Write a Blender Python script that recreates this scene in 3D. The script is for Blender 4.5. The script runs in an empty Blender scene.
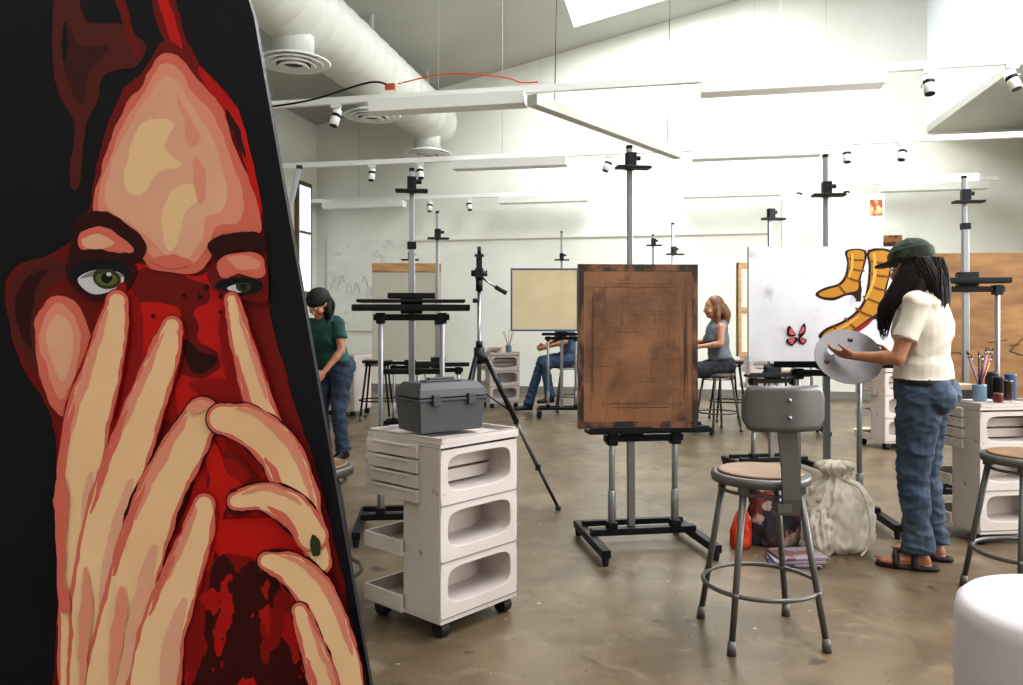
import bpy, bmesh, math, random
from mathutils import Vector, Matrix, noise
from mathutils.bvhtree import BVHTree
from mathutils.geometry import tessellate_polygon
random.seed(4)
TH = math.radians(11.6); CT, ST = math.cos(TH), math.sin(TH)
sc = bpy.context.scene
try:
    sc.view_settings.view_transform = 'Standard'
    sc.view_settings.look = 'Medium High Contrast'
    sc.view_settings.exposure = 0.1
except Exception: pass

def C2W(x, y, z=0):   # studio floor grid is turned 11.6 deg from the room walls
    return Vector((x*CT - y*ST, x*ST + y*CT, z))

def lin(c):
    o = []
    for v in c[:3]:
        v = v/255.0
        o.append(v/12.92 if v <= .04045 else ((v+.055)/1.055)**2.4)
    return (*o, 1)

MC = {}
def M(name, rgb, rough=.5, metal=0, rgb2=None, scale=5, bump=0, bscale=60, emit=0, lo=.35, hi=.65, stretch=(1,1,1), detail=4, rgb3=None, scale3=20, lo3=.6, hi3=.65, spec=.5):
    if name in MC: return MC[name]
    m = bpy.data.materials.new(name); m.use_nodes = True
    nt = m.node_tree; b = nt.nodes['Principled BSDF']
    b.inputs['Base Color'].default_value = lin(rgb)
    b.inputs['Roughness'].default_value = rough
    b.inputs['Metallic'].default_value = metal
    b.inputs['Specular IOR Level'].default_value = spec
    tc = nt.nodes.new('ShaderNodeTexCoord')
    mp = nt.nodes.new('ShaderNodeMapping'); mp.inputs['Scale'].default_value = stretch
    nt.links.new(tc.outputs['Object'], mp.inputs['Vector'])
    col = None
    def layer(prev, c, s, l, h):
        n = nt.nodes.new('ShaderNodeTexNoise'); n.inputs['Scale'].default_value = s; n.inputs['Detail'].default_value = detail
        nt.links.new(mp.outputs['Vector'], n.inputs['Vector'])
        r = nt.nodes.new('ShaderNodeMapRange'); r.inputs['From Min'].default_value = l; r.inputs['From Max'].default_value = h
        nt.links.new(n.outputs['Fac'], r.inputs['Value'])
        x = nt.nodes.new('ShaderNodeMix'); x.data_type = 'RGBA'
        nt.links.new(r.outputs['Result'], x.inputs['Factor'])
        if prev is None: x.inputs['A'].default_value = lin(rgb)
        else: nt.links.new(prev, x.inputs['A'])
        x.inputs['B'].default_value = lin(c)
        return x.outputs['Result']
    if rgb2: col = layer(None, rgb2, scale, lo, hi)
    if rgb3: col = layer(col, rgb3, scale3, lo3, hi3)
    if col is not None: nt.links.new(col, b.inputs['Base Color'])
    if bump:
        n = nt.nodes.new('ShaderNodeTexNoise'); n.inputs['Scale'].default_value = bscale; n.inputs['Detail'].default_value = 3
        nt.links.new(mp.outputs['Vector'], n.inputs['Vector'])
        bp = nt.nodes.new('ShaderNodeBump'); bp.inputs['Strength'].default_value = bump; bp.inputs['Distance'].default_value = .01
        nt.links.new(n.outputs['Fac'], bp.inputs['Height']); nt.links.new(bp.outputs['Normal'], b.inputs['Normal'])
    if emit:
        b.inputs['Emission Color'].default_value = lin(rgb); b.inputs['Emission Strength'].default_value = emit
    MC[name] = m
    return m

def basis(d):
    d = Vector(d).normalized()
    a = Vector((0,0,1)) if abs(d.z) < .95 else Vector((1,0,0))
    s = d.cross(a).normalized(); n = s.cross(d).normalized()
    return s, n, d

class MB:
    def __init__(s): s.v=[]; s.f=[]; s.m=[]; s.sm=[]; s.mats=[]; s.T=Matrix()
    def mi(s, m):
        if m not in s.mats: s.mats.append(m)
        return s.mats.index(m)
    def add(s, vs, fs, m, smooth=False):
        o = len(s.v); s.v += [s.T @ Vector(p) for p in vs]; k = s.mi(m)
        for f in fs: s.f.append([i+o for i in f]); s.m.append(k); s.sm.append(smooth)
    def box(s, c, d, m, R=None):
        x,y,z = [a/2 for a in d]; c = Vector(c)
        vs = [Vector(p) for p in ((-x,-y,-z),(x,-y,-z),(x,y,-z),(-x,y,-z),(-x,-y,z),(x,-y,z),(x,y,z),(-x,y,z))]
        if R is not None: vs = [R @ p for p in vs]
        s.add([p+c for p in vs], [(0,3,2,1),(4,5,6,7),(0,1,5,4),(1,2,6,5),(2,3,7,6),(3,0,4,7)], m)
    def beam(s, p0, p1, w, h, m):
        p0=Vector(p0); p1=Vector(p1); a,n,d = basis(p1-p0)
        R = Matrix((a,n,d)).transposed(); s.box((p0+p1)/2, (w,h,(p1-p0).length), m, R)
    def loft(s, rings, m, seg=16, smooth=True):
        vs=[]; fs=[]
        for c,A,B in rings:
            c=Vector(c); A=Vector(A); B=Vector(B)
            for i in range(seg):
                t=2*math.pi*i/seg; vs.append(c+A*math.cos(t)+B*math.sin(t))
        n=len(rings)
        for k in range(n-1):
            for i in range(seg):
                j=(i+1)%seg; fs.append((k*seg+i,k*seg+j,(k+1)*seg+j,(k+1)*seg+i))
        s.add(vs,fs,m,smooth)
        s.add(vs[:seg],[tuple(reversed(range(seg)))],m); s.add(vs[-seg:],[tuple(range(seg))],m)
    def cyl(s,p0,p1,r0,m,r1=None,seg=14):
        if r1 is None: r1=r0
        a,n,d=basis(Vector(p1)-Vector(p0)); s.loft([(p0,a*r0,n*r0),(p1,a*r1,n*r1)],m,seg)
    def cap(s,p0,p1,r0,r1,m,seg=14):
        p0=Vector(p0);p1=Vector(p1);a,n,d=basis(p1-p0)
        R=[]
        for t in (-85,-60,-30): q=math.radians(t); R.append((p0+d*r0*math.sin(q),a*r0*math.cos(q),n*r0*math.cos(q)))
        for k in range(5):
            t=k/4; R.append((p0.lerp(p1,t),a*(r0+(r1-r0)*t),n*(r0+(r1-r0)*t)))
        for t in (30,60,85): q=math.radians(t); R.append((p1+d*r1*math.sin(q),a*r1*math.cos(q),n*r1*math.cos(q)))
        s.loft(R,m,seg)
    def ell(s,c,r,m,ax=None,seg=18,rings=10):
        if ax is None: ax=(Vector((1,0,0)),Vector((0,1,0)),Vector((0,0,1)))
        c=Vector(c);R=[]
        for k in range(rings+1):
            q=math.radians(-88+176*k/rings)
            R.append((c+ax[2]*r[2]*math.sin(q),ax[0]*r[0]*math.cos(q),ax[1]*r[1]*math.cos(q)))
        s.loft(R,m,seg)
    def tube(s,pts,r,m,seg=8,closed=False,sub=0):
        pts=[Vector(p) for p in pts]
        if sub: pts=cr(pts,sub,closed)
        n=len(pts); rr=r if isinstance(r,(list,tuple)) else None
        R=[]; prev=None
        for i,p in enumerate(pts):
            if closed: d=pts[(i+1)%n]-pts[i-1]
            else: d=pts[min(i+1,n-1)]-pts[max(i-1,0)]
            d.normalize()
            if prev is None: a,b,_=basis(d)
            else:
                a=(prev-d*prev.dot(d)).normalized(); b=d.cross(a)
            prev=a
            if rr: t=i/(n-1)*(len(rr)-1); k=min(int(t),len(rr)-2); q=rr[k]+(rr[k+1]-rr[k])*(t-k)
            else: q=r
            R.append((p,a*q,b*q))
        if closed: R.append(R[0])
        s.loft(R,m,seg)
    def torus(s,c,R,r,m,seg=40,ss=10):
        c=Vector(c); vs=[];fs=[]
        for i in range(seg):
            t=2*math.pi*i/seg
            for j in range(ss):
                q=2*math.pi*j/ss
                vs.append(c+Vector(((R+r*math.cos(q))*math.cos(t),(R+r*math.cos(q))*math.sin(t),r*math.sin(q))))
        for i in range(seg):
            for j in range(ss):
                a=i*ss+j;b=i*ss+(j+1)%ss;e=((i+1)%seg)*ss+j;g=((i+1)%seg)*ss+(j+1)%ss
                fs.append((a,e,g,b))
        s.add(vs,fs,m,True)
    def lathe(s,c,prof,m,seg=32):
        c=Vector(c); s.loft([(c+Vector((0,0,z)),(r,0,0),(0,r,0)) for r,z in prof],m,seg)
    def poly(s,pts3,m):   # concave flat polygon
        tr=tessellate_polygon([[Vector(p) for p in pts3]])
        s.add(pts3,[tuple(t) for t in tr],m)
    def prism(s,pts,off,m):
        off=Vector(off); a=[Vector(p) for p in pts]; b=[p+off for p in a]; n=len(a)
        s.poly(a,m); s.poly(b,m)
        s.add(a+b,[(i,(i+1)%n,n+(i+1)%n,n+i) for i in range(n)],m)
    def cloth_sack(s,c,prof,m,seg=96,sx=1,sy=.8,seed=0,folds=9):
        """gathered cloth: rings whose radius is pleated and crumpled"""
        c=Vector(c); vs=[];fs=[]; n=len(prof)
        pr=[Vector((r,z,a)) for r,z,a in prof]; pr=cr(pr,6,False); n=len(pr)
        for k,p in enumerate(pr):
            for i in range(seg):
                t=2*math.pi*i/seg; w=t+.25*math.sin(p.y*9+seed)
                f=noise.noise(Vector((math.cos(w)*folds*.45,math.sin(w)*folds*.45,p.y*2.2+seed)))
                g=noise.noise(Vector((math.cos(t)*3+p.y*9,math.sin(t)*3-p.y*7,p.y*12+seed)))
                f=-abs(f)*2+.4; g=-abs(g)*2+.4
                r=p.x*(1+p.z*f)+.02*g*min(1,p.x/.05)
                vs.append(c+Vector((r*math.cos(t)*sx+.05*math.sin(p.y*6+seed)*p.y,r*math.sin(t)*sy,max(0,p.y+.012*f))))
        for k in range(n-1):
            for i in range(seg):
                j=(i+1)%seg; fs.append((k*seg+i,k*seg+j,(k+1)*seg+j,(k+1)*seg+i))
        s.add(vs,fs,m,True); s.add(vs[:seg],[tuple(reversed(range(seg)))],m); s.add(vs[-seg:],[tuple(range(seg))],m)
    def mesh(s,name):
        me=bpy.data.meshes.new(name); me.from_pydata([tuple(p) for p in s.v],[],s.f)
        for m in s.mats: me.materials.append(m)
        me.polygons.foreach_set('material_index',s.m); me.polygons.foreach_set('use_smooth',s.sm); me.update()
        return me
    def obj(s,name,x=None,y=None,z=0,yaw=0,bevel=0,world=False,parent=None,weld=True):
        me=s.mesh(name)
        if weld:
            bm=bmesh.new(); bm.from_mesh(me); bmesh.ops.remove_doubles(bm,verts=bm.verts,dist=1e-5)
            bmesh.ops.recalc_face_normals(bm,faces=bm.faces); bm.to_mesh(me); bm.free()
        o=bpy.data.objects.new(name,me); sc.collection.objects.link(o)
        if parent is not None: o.parent=parent
        elif not world and x is not None: put(o,x,y,z,yaw)
        if bevel:
            bv=o.modifiers.new('bevel','BEVEL'); bv.width=bevel; bv.segments=2; bv.limit_method='ANGLE'; bv.angle_limit=math.radians(50)
        return o

def put(o,x,y,z=0,yaw=0):
    o.location=C2W(x,y,z); o.rotation_euler=(0,0,TH+math.radians(yaw))

def cr(p,sub,closed):
    n=len(p); out=[]
    rng=range(n) if closed else range(n-1)
    for i in rng:
        if closed: a,b,c,d=p[i-1],p[i],p[(i+1)%n],p[(i+2)%n]
        else: a,b,c,d=p[max(i-1,0)],p[i],p[i+1],p[min(i+2,n-1)]
        for k in range(sub):
            t=k/sub
            out.append(.5*((2*b)+(c-a)*t+(2*a-5*b+4*c-d)*t*t+(3*b-a-3*c+d)*t*t*t))
    if not closed: out.append(p[-1])
    return out

def organic(mb,name,voxel,iters=3,wr={},x=0,y=0,z=0,yaw=0,extra=None):
    me=mb.mesh(name+'_src')
    bm=bmesh.new(); bm.from_mesh(me); bmesh.ops.remove_doubles(bm,verts=bm.verts,dist=1e-5); bmesh.ops.recalc_face_normals(bm,faces=bm.faces); bm.to_mesh(me); bm.free()
    src=[(tuple(p.vertices),p.material_index) for p in me.polygons]
    bvh=BVHTree.FromPolygons([v.co.copy() for v in me.vertices],[a for a,b in src])
    t=bpy.data.objects.new('t',me); sc.collection.objects.link(t)
    rm=t.modifiers.new('r','REMESH'); rm.mode='VOXEL'; rm.voxel_size=voxel
    dg=bpy.context.evaluated_depsgraph_get()
    m2=bpy.data.meshes.new_from_object(t.evaluated_get(dg)); bpy.data.objects.remove(t)
    m2.name=name; m2.materials.clear()
    for m in mb.mats: m2.materials.append(m)
    bm=bmesh.new(); bm.from_mesh(m2)
    for f in bm.faces:
        loc,nn,idx,dd=bvh.find_nearest(f.calc_center_median())
        f.material_index=src[idx][1] if idx is not None else 0; f.smooth=True
    for _ in range(iters): bmesh.ops.smooth_vert(bm,verts=bm.verts,factor=.5,use_axis_x=True,use_axis_y=True,use_axis_z=True)
    bm.normal_update()
    if wr:
        k={mb.mats.index(m):v for m,v in wr.items() if m in mb.mats}
        mv=[]
        for v in bm.verts:
            ids=[f.material_index for f in v.link_faces]
            if ids and all(i in k for i in ids):
                amp,fr,zs=k[ids[0]]
                q=noise.fractal(Vector((v.co.x*fr,v.co.y*fr,v.co.z*fr*zs)),1.0,2.0,2)
                mv.append((v,v.normal*amp*(.5-2*abs(q))))
        for v,d in mv: v.co+=d
    bm.to_mesh(m2); bm.free()
    o=bpy.data.objects.new(name,m2); sc.collection.objects.link(o); put(o,x,y,z,yaw)
    if extra is not None and extra.v:
        extra.obj(name+'_details',parent=o)
    return o

# ---------------- materials ----------------
wallm=M('wall_paint',(216,216,207),.8,rgb2=(207,207,197),scale=1.2)
ceilm=M('ceiling_paint',(174,174,166),.85,rgb2=(167,167,159),scale=.8)
white=M('white_enamel',(222,222,217),.5)
ductm=M('painted_duct',(192,192,184),.5)
black=M('black_steel',(14,14,16),.45,spec=.3)
chrome=M('chrome_tube',(150,150,154),.3,.9)
greym=M('grey_painted_steel',(104,101,98),.38,.45,rgb2=(97,94,91),scale=8)
plast=M('cart_plastic',(198,188,183),.4,rgb2=(186,175,169),scale=3,rgb3=(132,108,98),scale3=14,lo3=.66,hi3=.76)
rubber=M('rubber',(14,14,14),.6)
bwood=M('pine_strip',(176,140,96),.6,rgb2=(150,112,72),scale=6,stretch=(1,1,6))
canv=M('raw_canvas_cloth',(205,196,176),.85,bump=.1)

# ---------------- room ----------------
XL,XR,XC,YB,YF=-5.9,4.9,3.63,12.3,-3.0
zc=lambda X:5.81+.225*X
floorm=bpy.data.materials.new('polished_concrete'); floorm.use_nodes=True
nt=floorm.node_tree; b=nt.nodes['Principled BSDF']; tc=nt.nodes.new('ShaderNodeTexCoord')
def nz(scale,det,dist=0):
    n=nt.nodes.new('ShaderNodeTexNoise'); n.inputs['Scale'].default_value=scale; n.inputs['Detail'].default_value=det; n.inputs['Distortion'].default_value=dist
    nt.links.new(tc.outputs['Object'],n.inputs['Vector']); return n.outputs['Fac']
def mr(f,a,b_,c=0,d=1):
    r=nt.nodes.new('ShaderNodeMapRange'); r.inputs[1].default_value=a; r.inputs[2].default_value=b_; r.inputs[3].default_value=c; r.inputs[4].default_value=d
    nt.links.new(f,r.inputs[0]); return r.outputs[0]
def mx(f,a,b_):
    x=nt.nodes.new('ShaderNodeMix'); x.data_type='RGBA'; nt.links.new(f,x.inputs['Factor'])
    for k,c in (('A',a),('B',b_)):
        if isinstance(c,tuple): x.inputs[k].default_value=lin(c)
        else: nt.links.new(c,x.inputs[k])
    return x.outputs['Result']
c=mx(mr(nz(.9,6,.6),.35,.65),(114,98,76),(94,80,62))
c=mx(mr(nz(2.6,9,1.4),.42,.7),c,(82,69,54))
c=mx(mr(nz(7,6,1),.56,.75),c,(122,110,92))
c=mx(mr(nz(5,3,.4),.66,.72),c,(66,55,44))
c=mx(mr(nz(38,2),.71,.73),c,(46,38,33))
c=mx(mr(nz(21,2),.74,.755),c,(166,158,146))
nt.links.new(c,b.inputs['Base Color']); nt.links.new(mr(nz(1.6,5),.3,.7,.27,.42),b.inputs['Roughness'])
mb=MB(); mb.box(((XL+XR)/2,(YB+YF)/2,-.05),(XR-XL+.4,YB-YF+.4,.1),floorm); mb.obj('floor',world=True)
mb=MB(); mb.prism([(XL-.1,YB,0),(XR+.1,YB,0),(XR+.1,YB,4.1),(XC,YB,4.1),(XC,YB,zc(XC)+.2),(XL-.1,YB,zc(XL)+.2)],(0,.1,0),wallm); mb.obj('wall_back',world=True)
mb=MB(); mb.prism([(XL-.1,YF,0),(XR+.1,YF,0),(XR+.1,YF,4.1),(XC,YF,4.1),(XC,YF,zc(XC)+.2),(XL-.1,YF,zc(XL)+.2)],(0,-.1,0),wallm); mb.obj('wall_front',world=True)
mb=MB(); mb.box((XL-.05,(YB+YF)/2,2.3),(.1,YB-YF,4.6),wallm); mb.obj('wall_left',world=True)
mb=MB()
wy0,wy1,wz0,wz1=.5,8.2,1.0,3.2
mb.box((XR+.05,(YF+wy0)/2,2.0),(.1,wy0-YF,4.0),wallm); mb.box((XR+.05,(YB+wy1)/2,2.0),(.1,YB-wy1,4.0),wallm)
mb.box((XR+.05,(wy0+wy1)/2,wz0/2),(.1,wy1-wy0,wz0),wallm); mb.box((XR+.05,(wy0+wy1)/2,(wz1+4)/2),(.1,wy1-wy0,4-wz1),wallm)
mb.obj('wall_right',world=True)
mb=MB()
for i in range(6):
    yy=wy0+(wy1-wy0)*i/5; mb.box((XR,yy,(wz0+wz1)/2),(.08,.06,wz1-wz0),white)
for zz in (wz0,wz1): mb.box((XR,(wy0+wy1)/2,zz),(.1,wy1-wy0+.06,.06),white)
mb.obj('window_1',world=True)
mb=MB(); mb.box((XC+.05,(YB+YF)/2,(4.0+zc(XC)+.2)/2),(.1,YB-YF,zc(XC)+.2-4.0),M('clerestory_skylit',(222,227,232),.8)); mb.box((XC+.05,(YB+YF)/2,3.95),(.1,YB-YF,.1),ceilm); mb.obj('wall_clerestory',world=True)  # blue-white cast of the skylight is put into the upper wall colour
mb=MB()
Xb=[XL-.1,-1.41,1.1,1.8,3.3,XC]; Yb=[YF-.1,-1,7,7.8,11.45,YB+.1]
for i in range(5):
    for j in range(5):
        if (i,j) in ((1,3),(3,1)): continue
        x0,x1,y0,y1=Xb[i],Xb[i+1],Yb[j],Yb[j+1]
        vs=[(x0,y0,zc(x0)),(x1,y0,zc(x1)),(x1,y1,zc(x1)),(x0,y1,zc(x0))]; mb.prism(vs,(0,0,.12),ceilm)
for (x0,x1,y0,y1) in ((-1.41,1.1,7.8,11.45),(1.8,3.3,-1,7)):
    for a,bq in (((x0,y0),(x1,y0)),((x1,y0),(x1,y1)),((x1,y1),(x0,y1)),((x0,y1),(x0,y0))):
        dx,dy=(bq[1]-a[1]),-(bq[0]-a[0]); L=math.hypot(dx,dy); o=(dx/L*.05,dy/L*.05,0)
        mb.prism([(a[0],a[1],zc(a[0])+.121),(bq[0],bq[1],zc(bq[0])+.121),(bq[0],bq[1],zc(bq[0])+.2),(a[0],a[1],zc(a[0])+.2)],o,white)
mb.box(((XC+XR)/2+.1,(YB+YF)/2,3.95),(XR-XC,YB-YF+.2,.1),ceilm)
mb.obj('ceiling',world=True)
acr=M('skylight_acrylic',(244,248,255),.4,emit=2.2)
mb=MB(); x0,x1,y0,y1=-1.46,1.15,7.75,11.5
mb.prism([(x0,y0,zc(x0)+.21),(x1,y0,zc(x1)+.21),(x1,y1,zc(x1)+.21),(x0,y1,zc(x0)+.21)],(0,0,.02),acr); mb.obj('window_3',world=True)
mb=MB(); fr=M('bronze_window_frame',(96,84,52),.5); gl=M('bright_pane',(225,235,240),.2,emit=.8)
mb.box((XL+.03,11.75,2.5),(.06,.5,1.85),fr); mb.box((XL+.065,11.75,2.5),(.01,.38,1.7),gl); mb.box((XL+.07,11.75,2.6),(.02,.38,.04),fr)
mb.obj('window_2',world=True)
mb=MB(); mb.box(((XL+XR)/2,YB-.01,.06),(XR-XL,.02,.12),M('grey_baseboard',(120,116,108),.6)); mb.obj('baseboard_back',world=True)
mb=MB(); mb.box((-1.8,YB-.015,2.5),(6.5,.03,.03),M('rail',(206,204,192),.6)); mb.obj('trim_1',world=True)
pn=M('chalky_panel',(212,211,203),.6,rgb2=(203,202,194),scale=2.5,rgb3=(188,188,181),scale3=6,lo3=.56,hi3=.7)
for X,w in ((-4.95,1.5),(2.5,1.7)):
    mb=MB(); mb.box((X,YB-.02,1.75),(w,.03,1.5),pn)
    pe=M('faded_marker',(166,166,162),.7)
    for k_ in range(9):
        a0=X-w*.42+k_*w*.095; zz=1.5+.35*noise.noise(Vector((k_*1.7,X,0)))+.25
        mb.tube([(a0+.05*math.cos(t*1.1+k_),YB-.037,zz+.09*math.sin(t*1.6+k_*2)) for t in range(6)],.004,pe,sub=4,seg=5)
    mb.obj('whiteboard',world=True)

# ---- duct ----
mb=MB(); R=[]; y=-1.0
while y<11.75:
    for dy,rr in ((0,.37),(.02,.378),(.04,.37)): R.append(((-3.65,y+dy,4.28),(rr,0,0),(0,0,rr)))
    y+=.32
mb.loft(R,ductm,28)
mb.ell((-3.65,11.75,4.28),(.37,.3,.37),ductm)
for y in (3.0,5.05,7.1,9.15,11.4):
    mb.cyl((-3.65,y,4.1),(-3.65,y,3.78),.2,ductm,seg=24)
    mb.cyl((-3.65,y,3.765),(-3.65,y,3.7),.17,M('diffuser_gap',(90,90,86),.7),seg=24)
    for r,z in ((.36,3.72),(.29,3.705),(.22,3.69),(.15,3.675)):
        mb.lathe((-3.65,y,z),[(r*.6,.06),(r,.0),(r-.012,-.012),(r*.6,.03)],white)
    mb.box((-3.65,y,4.8),(.03,.03,.35),ductm)
mb.obj('air_duct',world=True)

# ---- light tracks ----
TZ=3.15; tube_m=M('lit_tube',(255,250,240),.5,emit=8)
for Y in (6.56,9.2,12.0):
    mb=MB(); mb.box((-.7,Y,TZ),(10.3,.05,.06),white)
    for X in (-5,-2.0,1.2):
        mb.cyl((X,Y,TZ),(X,Y,zc(X)-.01),.0025,ceilm,seg=6)
    mb.obj('lighting_track',world=True)
    for X in ((-4.9,-1.95,.87,3.6) if Y>11 else (-1.9,.92)):
        mb=MB(); z=TZ-.1; yy=Y-.055
        mb.prism([(X-.69,yy-.11,z+.05),(X-.69,yy-.09,z-.05),(X-.69,yy+.09,z-.05),(X-.69,yy+.11,z+.05)],(1.38,0,0),white)
        if X>0: 
            mb.cyl((X-.55,yy-.06,z+.14),(X+.55,yy-.06,z+.14),.02,tube_m,seg=10)
            for q_ in (-.58,.58): mb.box((X+q_,yy-.06,z+.1),(.04,.05,.12),white)
        mb.obj('fluorescent_fixture',world=True)
def spot(X,Y,a):
    mb=MB(); mb.box((0,0,-.045),(.09,.035,.03),white); mb.cyl((0,0,-.06),(0,0,-.11),.01,white,seg=8)
    d=Vector((math.sin(a)*.5,-.25,-.9)).normalized(); p=Vector((0,0,-.14))
    mb.tube([p+Vector((-.05,0,.03)),p+Vector((-.055,0,-.03))],.005,white); mb.box(p+Vector((0,0,.03)),(.11,.015,.008),white)
    mb.cyl(p-d*.06,p+d*.09,.042,white,seg=18); mb.cyl(p+d*.088,p+d*.094,.036,black,seg=18); mb.cyl(p-d*.09,p-d*.05,.024,white,seg=14)
    mb.cyl(p-d*.02,p+d*.01,.0435,black,seg=18)
    o=mb.obj('track_spotlight',world=True); o.location=(X,Y,TZ)
for X,a in ((1.95,0),(2.53,.5),(-2.96,-.3)): spot(X,6.56,a)
for X,a in ((-3.67,0),(-3.04,.4),(-.73,-.8),(1.9,0),(2.47,-.4)): spot(X,9.2,a)
for X,a in ((-3.8,0),(-3.15,.4),(1.82,-.5),(2.47,0)): spot(X,12.0,a)
mb=MB(); a=C2W(.17,6.45,3.0); bb=C2W(1.84,8.6,3.0)
mb.beam(a,bb,.1,.09,M('strip_grey',(176,176,168),.5))
for t in (.12,.9):
    p=a.lerp(bb,t); mb.cyl(p,(p.x+.05,p.y,zc(p.x)),.005,greym,seg=6)
mb.obj('hanging_light_strip',world=True)
mb=MB(); Y=6.5
mb.tube([(-3.9,Y,3.1),(-3.2,Y-.03,3.14),(-2.6,Y-.03,3.27),(-2.4,Y,3.22)],.009,black,sub=6)
mb.box((-2.42,Y,3.23),(.09,.04,.05),M('orange_plug',(170,80,40),.5))
mb.tube([(-2.35,Y,3.25),(-1.9,Y-.03,3.30),(-1.4,Y-.03,3.24),(-1.25,Y-.02,3.19),(-1.1,Y-.02,3.185)],.006,M('orange_cord',(205,70,25),.5),sub=6)
mb.obj('extension_cord',world=True)

# ---------------- easels ----------------
def easel(x,y,yaw=0,tray=.62,top=2.09,clamp=2.0,trayw=.6,plate=False,lean=0,bw=.28,head=True,mx_=0):
    mb=MB()
    for sx in (-bw,bw):
        mb.box((sx,0,.06),(.045,.58,.04),black)
        for sy in (-.27,.27): mb.cyl((sx,sy,0),(sx,sy,.045),.014,rubber,seg=10,r1=.02)
        q=.17*sx/bw
        mb.cyl((q,0,.1),(q,0,tray-.02),.015,chrome)
        mb.cyl((q,0,.11),(q,0,.3),.02,chrome)
        mb.box((q,0,.115),(.05,.06,.05),black)
        mb.box((q,0,tray-.05),(.05,.06,.06),black)
    mb.box((0,.0,.09),(2*bw,.05,.035),black); mb.box((0,.18,.09),(2*bw,.035,.03),black)
    mb.box((0,.0,tray-.045),(.42,.04,.035),black)
    mb.box((0,-.05,tray),(trayw,.11,.02),black); mb.box((0,-.102,tray+.012),(trayw,.012,.026),black)
    mb.box((mx_,.02,tray+.02),(.12,.06,.09),black)
    L=lean+mx_
    mb.beam((mx_,.035,.1),(L,.035+.03,top),.026,.026,chrome)
    mb.beam((mx_,.035,.1),((mx_+L)/2,.05,tray+.35),.036,.036,chrome)
    mb.box(((mx_+L)/2,.045,tray+.36),(.05,.05,.04),black)
    cx=mx_+lean*clamp/top
    if head:
        mb.box((cx,.04,clamp+.01),(.05,.05,.09),black); mb.box((cx,-.0,clamp-.03),(.18,.07,.015),black)
        mb.cyl((cx+.02,.05,clamp+.03),(cx+.055,.05,clamp+.03),.013,black,seg=10)
    mb.cyl((mx_,.06,tray+.06),(mx_,.13,tray+.06),.018,black,seg=10)
    mb.box((L,.065,top),(.03,.03,.02),black)
    if plate:
        mb.box((0,-.02,tray+.045),(trayw*.92,.2,.016),black); mb.box((0,.0,tray+.075),(.26,.12,.03),black)
        mb.box((0,.05,tray-.35),(.36,.03,.03),black)
    return mb.obj('studio_easel',x,y,0,yaw,bevel=.003)
easel(.685,4.05,9,trayw=.63,tray=.615,mx_=-.055)
easel(-.557,4.35,6,tray=1.24,top=2.03,clamp=1.93,trayw=.64,plate=True)
easel(-.62,6.6,12,tray=.8,top=2.1,clamp=1.9,trayw=.5)
easel(.62,9.6,0,tray=1.0,top=2.27,clamp=1.95,trayw=.5)
easel(1.83,4.5,-6,tray=.92,top=2.14,clamp=1.93,trayw=.66)
easel(2.9,4.95,-8,tray=1.42,top=2.1,clamp=1.96,trayw=.42,plate=False)
easel(1.72,8.2,10,tray=.8,top=2.2,clamp=1.9,trayw=.4)
easel(2.05,6.1,10,tray=.75,top=2.05,clamp=2.0,trayw=.5)
easel(1.7,9.3,0,tray=.8,top=2.2,clamp=2.1,trayw=.5)
easel(-1.08,8.3,0,tray=.72,top=1.95,clamp=1.85,trayw=.6)
easel(-1.5,3.9,10,tray=.7,top=1.97,clamp=1.8,trayw=.4,lean=.42,head=False)
easel(2.9,8.0,-10,tray=.8,top=2.0,clamp=1.9,trayw=.5)

# ---- central board ----
brd=M('paint_stained_hardboard',(130,90,61),.45,rgb2=(100,66,44),scale=4,lo=.4,hi=.62,detail=12,rgb3=(66,44,34),scale3=7,lo3=.56,hi3=.74,stretch=(1,1,.9),bump=.25,bscale=30)
brd2=M('board_edge_grime',(44,29,23),.6,rgb2=(112,74,50),scale=16,lo=.45,hi=.6,stretch=(1,1,.5))
brd3=M('board_scratch',(70,45,33),.6)
mb=MB(); mb.box((0,0,.415),(.61,.035,.83),brd)
for z in (.811,.019): mb.box((0,-.0181,z),(.61,.002,.034),brd2)
for sx in (-.291,.291): mb.box((sx,-.0182,.415),(.028,.002,.83),brd2)
for k in range(80):
    px=random.uniform(-.27,.27); pz=random.uniform(.05,.78); L=random.uniform(.02,.16); a=random.uniform(-.1,.1)+(0 if random.random()<.45 else math.pi/2)
    if abs(px)+L/2>.29 or pz-L/2<.03 or pz+L/2>.8: continue
    mb.box((px,-.0183,pz),(L,.0008,random.uniform(.0008,.0022)),brd3,Matrix.Rotation(a,3,'Y'))
for k in range(16):
    side=random.choice((-1,1)); L=random.uniform(.15,.5); mb.box((side*.24+random.uniform(-.012,.012),-.0183,random.uniform(.27,.55)),(.0018,.0008,L),brd3)
for k in range(8):
    L=random.uniform(.15,.45); mb.box((random.uniform(-.05,.05),-.0184,random.choice((.1,.13,.71,.73))+random.uniform(-.01,.01)),(L,.0008,.0018),brd3)
for z in (.13,.7): mb.box((0,.03,z),(.56,.03,.04),bwood)
o=mb.obj('drawing_board',.64,3.96,.632,3,bevel=.0015)

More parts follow.
